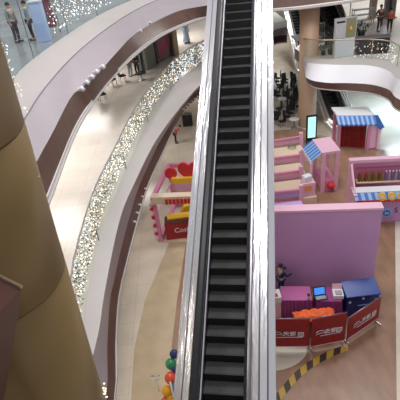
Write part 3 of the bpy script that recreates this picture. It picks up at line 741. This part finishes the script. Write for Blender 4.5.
# laptop
p = at(321, 298, 1.015)
t = thing('laptop', p, 'open laptop with glowing blue screen on the purple table', 'laptop', .05); t.scale = (.85,.85,.85)
MB().use(blackm).box((0,0,.02), (.62,.38,.03)).build('keyboard', t); MB().use(mat('keys', (.35,.36,.38), .5)).box((0,0,.037), (.5,.22,.006)).build('keys', t)
MB().use(blackm).slab([(-.31,.19,.03),(.31,.19,.03),(.31,.34,.44),(-.31,.34,.44)], (0,.03,0), 1).build('lid', t)
MB().use(lapscreen).slab([(-.26,.19,.07),(.26,.19,.07),(.26,.318,.40),(-.26,.318,.40)], (0,-.006,.003), 1).build('screen', t)
p = at(338.5, 299, 1.015)
t = thing('white_box', p, 'open white box at the right end of the purple table', 'box', -.15)
MB().use(white).box((0,.2,.09), (.42,.42,.18)).build('body', t); MB().use(mat('box_grey', (.4,.38,.4), .5)).box((.02,.17,.2), (.26,.22,.05)).build('insert', t)
MB().use(lpink).slab([(-.2,.41,.18),(.2,.41,.18),(.2,.5,.38),(-.2,.5,.38)], (0,.02,0), 1).build('flap', t)
p = at(308.5, 299.5, 1.015)
t = thing('white_cup', p, 'small white cup at the right edge of the bright pink cloth', 'cup')
MB().use(white).lathe((0,0,0), [(.05,0),(.06,.1),(.07,.24),(.075,.25)], 14).build('cup_body', t); MB().use(blackm).lathe((0,0,0), [(.07,.25),(.07,.28)], 14).build('lid', t)
p = at(275.5, 298, 1.25)
t = thing('gift_box', (p.x, p.y, 0), 'pale box with red mark on a stand beside the steel escalator', 'box', .0)
MB().use(lpink).box((0,.2,.5), (.45,.45,1.0)).build('stand', t); MB().use(white).box((0,.2,1.15), (.5,.5,.3)).build('body', t); MB().use(red).box((0,.1,1.31), (.22,.18,.02)).build('red_mark', t)
# blue chest
p = at(369, 321, 0); p = p+Vector((-.2,.35,0))
t = thing('blue_chest', p, 'large blue plastic chest with raised lid behind the right barrier', 'chest', .0)
MB().use(blueplastic).box((0,.35,.55), (1.35,.7,1.1)).build('body', t, bevel=.04)
MB().use(mat('blue_lid', (.012,.055,.30), .3)).slab([(-.72,-.04,1.12),(.72,-.04,1.12),(.72,.76,1.32),(-.72,.76,1.32)], (0,0,.06), 1).build('lid', t, bevel=.02)
MB().use(blackm).box((0,-.005,1.09), (1.3,.02,.05)).build('opening', t)
for x_, z_ in ((-.55,.85),(.55,.85),(0,1.0)): MB().use(white).box((x_,-.01,z_), (.09,.03,.09)).build('latch', t)
MB().use(lblue).box((.05,-.008,.62), (.5,.02,.04)).build('stripe', t)
# orange cloth
o = at(299, 324, 0)
t = thing('crate', at(317, 342, 0), 'brown crate under the orange cloth behind the red barriers', 'crate')
MB().use(mat('crate_wood', (.2,.1,.06), .6)).box((0,.5,.48), (1.55,.5,.96)).build('body', t); MB().use(dred).box((0,.48,.97), (1.6,.56,.04)).build('lid', t)
oc = MB().use(orange); oc.smooth = True; nx, ny = 28, 12; vs = []
for j in range(ny+1):
    for i in range(nx+1):
        x = -1+2*i/nx; y = -1+2*j/ny
        z = .24*(1-abs(x)**4)*(1-abs(y)**4)+.05*math.sin(i*1.1+j*.5)*(1-abs(x)**6)+.03*math.sin(j*1.7+i*.3)
        vs.append((x*.98+.03*math.sin(j*.9), y*.36+.55, 1.05+max(0,z)))
oc.add(vs, [(j*(nx+1)+i, j*(nx+1)+i+1, (j+1)*(nx+1)+i+1, (j+1)*(nx+1)+i) for j in range(ny) for i in range(nx)])
oc = oc.build('orange_cloth'); oc.location = at(317, 342, 0)+Vector((0,.0,.12)); oc.scale = (.85,.85,.85); so = oc.modifiers.new('s','SOLIDIFY'); so.thickness = .03
tag(oc, 'crumpled bright orange cloth heaped behind the red barriers', 'cloth')
# barriers
def barrier(pa, pb, h, label, name='banner_barrier'):
    a = at(*pa, 0); b_ = at(*pb, 0); X = (b_-a).normalized(); w = (b_-a).length; Y = Vector((-X.y, X.x, 0))
    t = thing(name, a, label, 'barrier', math.atan2(X.y, X.x), 'red banner barriers')
    bw = MB().use(dred); bw.box((w/2,-.04,h/2+.14), (w+.0,.03,h-.26)); bn = bw.build('banner', t)
    for x in (0.03, w-.03):
        B(steeld).tube([(x,0,.04),(x,0,h)], .028, 8).build('post', t)
        B(steel).bar((x,-.25,.05), (x,.25,.05), .05, .04).build('foot', t)
    B(steeld).tube([(0,0,h),(w,0,h)], .022, 8).build('top_rail', t)
    B(lpink).bar((.02,-.065,.29), (w-.02,-.065,.29), .012, .03).build('banner_edge', t)
    z = h*.52+.05
    sw = MB().use(white)
    c0_ = w*.26
    sw.tube([Vector((c0_+.18*math.cos(a_), -.07, z+.02+.13*math.sin(a_))) for a_ in [PI*(1-i/12) for i in range(13)]], .010, 6)
    sw.tube([Vector((c0_-.2+.5*i/8, -.07, z-.06+.07*math.sin(PI*i/8))) for i in range(9)], .009, 6)
    sw.build('swoosh', t)
    x_ = text_mesh('天都', .25, white, t); x_.rotation_euler = (PI/2,0,0); x_.location = (w*.55,-.065,z+.02)
    ic = MB().use(white)
    for dx, dz, sx, sz in ((0,.1,.22,.03),(0,-.1,.22,.03),(-.1,0,.03,.22),(.1,0,.03,.22),(0,.03,.12,.025),(0,-.03,.12,.025)): ic.box((w*.81+dx,-.065,z+dz), (sx,.012,sz))
    ic.build('square_emblem', t)
    ln = B(white).box((w*.55,-.065,z-.16), (w*.6,.01,.025)).build('underline', t)
    return t
bh = 1.8
barrier((266,350), (308.5,350), bh, 'red banner barrier with white lettering beside the steel escalator, leftmost of three')
barrier((310.5,350.5), (343.5,344), bh, 'red banner barrier with white lettering in front of the orange cloth, middle of three')
barrier((346,343), (376.5,322), bh*.8, 'red banner barrier set at an angle before the blue chest, rightmost of three')
# hazard tape
tp = crom([at(x,y,.01) for x, y in [(268,408),(281,394),(292,381),(302,371),(315,362),(330,354),(348,347)]], 40)
tm = mat('tape_black', (.05,.03,.025), .5); ty = mat('tape_yellow', (.52,.32,.04), .5)
tb = MB()
L_ = [0]
for i in range(39):
    d = (tp[i+1]-tp[i]); nn = Vector((-d.y,d.x,0)).normalized()*.14; 
    sh = d.normalized()*.12
    tb.use(tm if (i//3) % 2 else ty)
    tb.add([tp[i]-nn-sh+Z*.006, tp[i+1]-nn-sh+Z*.006, tp[i+1]+nn+sh+Z*.006, tp[i]+nn+sh+Z*.006], [(0,1,2,3)])
tb = tb.build('hazard_tape'); sm_ = tb.modifiers.new('s','SOLIDIFY'); sm_.thickness = .003
tag(tb, 'black and yellow striped hazard tape curving across the brown floor', 'tape')
# balloon column
o = at(176, 408, 0)
t = thing('balloon_column', o, 'cluster of colourful balloons on a pole left of the escalator foot', 'balloons')
B(white).tube([(0,0,0),(0,0,1.5)], .03, 8).build('pole', t); MB().use(white).lathe((0,0,0), [(.3,0),(.3,.05),(.05,.08)], 16).build('base', t)
bm_o = mat('red_balloon', (.80,.10,.05), .2); bm_n = mat('navy_balloon', (.03,.05,.16), .25); bm_y = mat('yellow_balloon', (.85,.42,.02), .2); bm_b = mat('blue_grey_balloon', (.12,.20,.26), .25)
for (x, y, r, m_, z) in ((174,354,.19,bm_n,1.75),(171,364,.24,green,1.5),(176,369,.2,bm_n,1.35),(170.5,378,.25,bm_o,1.2),(176,386,.2,bm_b,1.0),(167,391,.23,bm_y,.8),(171,398,.24,bm_y,.5),(166,402,.23,bm_o,.4)):
    p = at(x, y, z)-o
    r *= .85; bl = MB().use(m_).sphere(p, r, 16, 1.1).build('balloon', t)
    kn = MB().use(m_).lathe(p, [(.03,-r*1.1-.05),(.01,-r*1.1)], 8).build('knot', bl)
p = at(159.5, 392, 0)
t = thing('windmill_toy', p, 'small white pinwheel on a stick beside the balloons', 'toy')
B(white).tube([(0,0,0),(0,0,.9)], .015, 6).build('stick', t)
pw = MB().use(white)
for k in range(4):
    a_ = k*PI/2+.4; c_, s_ = math.cos(a_), math.sin(a_)
    pw.slab([(0,-.03,.92),(.2*c_,-.03,.92+.2*s_),(.2*c_-.12*s_,-.09,.92+.2*s_+.12*c_)], (0,.012,0), 1)
pw.build('blades', t)
# ------------------------------------------------------------------ small spotlights on the fascias
def spot(p, label, s=1.0, group=None):
    t = thing('spotlight', p, label, 'spotlight', 0, group)
    MB().use(white).box((0,0,0), (.16*s,.16*s,.10*s)).build('bracket', t)
    MB().use(white).tube([(0,0,.0),(.12*s,-.16*s,.10*s),(.2*s,-.26*s,.02*s)], [.07*s,.08*s,.10*s], 10).build('lamp_head', t)
    return t
s0_ = None
for x, y in ((79,89),(84,82.5),(89,77),(94,72),(100,67)):
    p = at(x, y, ZA3+.08)+Vector((.05,-.05,0))
    if s0_ is None: s0_ = spot(p, 'small white spotlight in the row of five on the upper brown band', .85, 'white spotlights on the upper fascia')
    else: dup(s0_, p, 0, 'small white spotlight in the row of five on the upper brown band')
for x, y in ((144,188),(141,196),(138,204),(135.5,212),(133,221)):
    p = at(x, y, ZB-1.1)+Vector((.05,-.05,0)); s_ = dup(s0_, p, 0, 'small white spotlight in the row of five on the lower left brown band', 'white spotlights on the lower fascia'); s_.scale = (.5,.5,.5)
for (x, y), w_ in zip(((138.5,31),(148,23)), ('lower','upper')):
    s_ = dup(s0_, at(x, y, ZA3+.05)+Vector((.05,-.05,0)), 0, 'lone small white spotlight on the far curve of the upper fascia, %s of two' % w_, 'lone spotlights on the far upper fascia'); s_.scale = (.8,.8,.8)
for i in range(6):
    x = 182+i*2.9; y = 109-i*2.6
    s_ = dup(s0_, at(x, y, ZB-1.05)+Vector((.05,-.05,0)), 0, 'tiny grey spotlight in the row of six where the lower fascia nears the escalator', 'tiny spotlights on the far lower fascia'); s_.scale = (.55,.55,.55)
# ------------------------------------------------------------------ things on the right gallery
o = at(342.5, 57.5, ZB)+Vector((.15,.25,0))
t = thing('directory_board', o, 'white directory board with two framed panels behind the right gallery glass', 'sign', .1)
MB().use(white).box((0,0,.62), (1.45,.25,1.24)).build('cabinet', t, bevel=.03)
MB().use(mat('frame_grey', (.55,.55,.55), .4)).box((0,0,1.95), (1.6,.14,1.4)).build('frame', t)
MB().use(mat('list_panel', (.42,.42,.45), .4, c2=(.75,.75,.78), nscale=9, stretch=(1,1,6))).box((-.38,-.08,1.9), (.68,.03,1.15)).build('list_panel', t)
MB().use(blackm).box((-.38,-.1,2.4), (.6,.02,.12)).build('heading_bar', t)
MB().use(mat('olive_poster', (.30,.29,.16), .5)).box((.38,-.08,1.95), (.7,.03,1.25)).build('poster', t)
MB().use(yellow).lathe((.38,-.10,1.75), [(.08,0),(.10,.1),(.06,.2),(.02,.28)], 10).build('poster_figure', t)
o = at(373.5, 56, ZB)+Vector((.1,.5,0))
t = thing('black_counter', o, 'long black counter behind the glass right of the directory board', 'counter', -.2)
MB().use(blackm).box((0,.3,.55), (2.2,.6,1.1)).build('body', t); MB().use(steeld).box((0,.3,1.13), (2.3,.7,.06)).build('worktop', t)
t = thing('bollard', at(382.5, 38.5, ZB), 'short white bollard between the two standing people and the glass', 'bollard')
MB().use(white).lathe((0,0,0), [(.28,0),(.3,.4),(.22,.8),(.16,.95),(.05,1.0)], 18).build('post_body', t)
def plant(p, label, s=1.0):
    t = thing('potted_plant', p, label, 'plant')
    MB().use(blackm).lathe((0,0,0), [(.22*s,0),(.3*s,.5*s),(.28*s,.5*s)], 16).build('pot', t)
    f = MB().use(leafm)
    for i in range(60):
        a_ = random.uniform(0,2*PI); r = random.uniform(.1,.5)*s; z = random.uniform(.5,1.2)*s; q = Vector((r*math.cos(a_), r*math.sin(a_), z)); d = Vector((random.uniform(-1,1),random.uniform(-1,1),random.uniform(0,1))).normalized()*.18*s
        e_ = d.cross(Z).normalized()*.06*s
        f.add([q-d, q+e_, q+d, q-e_], [(0,1,2,3)])
    f.build('foliage', t); return t
plant(at(321.5,57,ZB)+Vector((.25,.45,0)), 'dark leafy potted plant at the rounded end of the right gallery', .6)
plant(at(331,57,ZB)+Vector((.15,.7,0)), 'dark potted plant tucked against the directory board', .65)
plant(at(361,38,ZB), 'dark potted plant in front of the grey shelving on the right gallery', 1.0)
t = thing('metal_shelving', at(369,27,ZB)+Vector((0,1.3,0)), 'grey open metal shelving beyond the directory board', 'shelving')
for x in (-.9,.9):
    for y in (0,.5): B(steeld).bar((x,y,0),(x,y,1.3),.06).build('upright', t)
for z in (.3,.75,1.2): MB().use(steeld).box((0,.25,z), (1.8,.5,.05)).build('shelf', t)
t = thing('round_sign', at(357.5, 20, ZB)+Vector((0,2,0)), 'round blue hanging style sign on a stand beyond the shelving', 'sign')
B(steeld).tube([(0,0,0),(0,0,1.6)], .05, 8).build('pole', t)
MB().use(lblue).xprism([(.55*math.cos(a_*PI/12), 2.1+.4*math.sin(a_*PI/12)) for a_ in range(24)], (0,-.05,0), (0,.05,0), Vector((1,0,0))).build('disc', t)
for x, w_ in ((372,'left'),(386,'middle'),(391.5,'right')):
    t = thing('square_pillar', at(x, 18, ZB), 'thin square pillar behind the two standing people, %s of three' % w_, 'pillar')
    MB().use(mat('pillar_tan', (.42,.34,.25), .5) if w_ == 'left' else mat('pillar_dark', (.13,.11,.12), .4)).box((0,0,2), (.55 if w_ == 'left' else .42,.42,4)).build('shaft', t)
    MB().use(steeld).box((0,0,.06), (.7,.6,.12)).build('base', t)
# things on the upper gallery seen through glass
t = thing('clothing_rail', at(53, 33, ZA), 'maroon garments hanging on a rail behind the upper glass', 'clothing')
B(steeld).bar((-.4,0,0),(-.4,0,1.9),.05).build('upright', t); B(steeld).bar((.4,0,0),(.4,0,1.9),.05).build('upright', t); B(steeld).bar((-.4,0,1.85),(.4,0,1.85),.04).build('rail', t)
MB().use(mat('maroon_cloth', (.20,.03,.06), .7, noise=.4, nscale=5)).box((0,0,1.05), (.62,.3,1.5), 0, .7).build('garment', t, bevel=.05)
t = thing('display_case', at(44, 41, ZA)+Vector((.1,-.3,0)), 'pale blue lit display case beside the maroon garments', 'display case')
MB().use(mat('pale_blue_case', (.40,.52,.80), .3)).box((0,.2,.9), (.55,.5,1.8)).build('body', t, bevel=.03); MB().use(white).box((0,.2,1.83), (.6,.55,.06)).build('top', t)
# ------------------------------------------------------------------ light
w = bpy.data.worlds.new('world'); S.world = w; w.use_nodes = True
w.node_tree.nodes['Background'].inputs[0].default_value = (.82, .83, .90, 1); w.node_tree.nodes['Background'].inputs[1].default_value = .5
def area(x, y, z, sx, sy, e, col=(1,.95,.9)):  # unseen area lights without fixtures, added to brighten floors and give steel highlights
    l = bpy.data.lights.new('unseen_fill_light', 'AREA'); l.shape = 'RECTANGLE'; l.size = sx; l.size_y = sy; l.energy = e; l.color = col
    o = bpy.data.objects.new('unseen_fill_light', l); COL.objects.link(o); o.location = (x, y, z); return o
for x, y in ((0,8),(4,20),(6,32),(-6,18),(12,22),(0,34)): area(x, y, 24, 2.5, 2.5, 900, (1,.97,.98))
for x, y in ((-8,20),(-8,34),(-1,44),(-9,10)): area(x, y, ZA4-.12, 3.2, 3.2, 360)
for x, y in ((-7,20),(-4,32),(2,44),(-7,9)): area(x, y, ZB-1.65, 2, 2, 110)
for x, y in ((18,33),(20,24)): area(x, y, ZB-1.65, 3, 3, 750, (.58,.80,1))  # cool fill added under the right gallery to turn the far floor bluish
for x, y in ((16,42),(22,46),(14,52),(6,58)): area(x, y, ZA+3, 3, 3, 1000, (1,.97,.9))  # unseen fill added to brighten the right gallery floor
area(12, 60, 4.9, 3, 3, 200)
S.view_settings.view_transform = 'Standard'; S.view_settings.look = 'None'; S.view_settings.gamma = 1; S.view_settings.exposure = .0
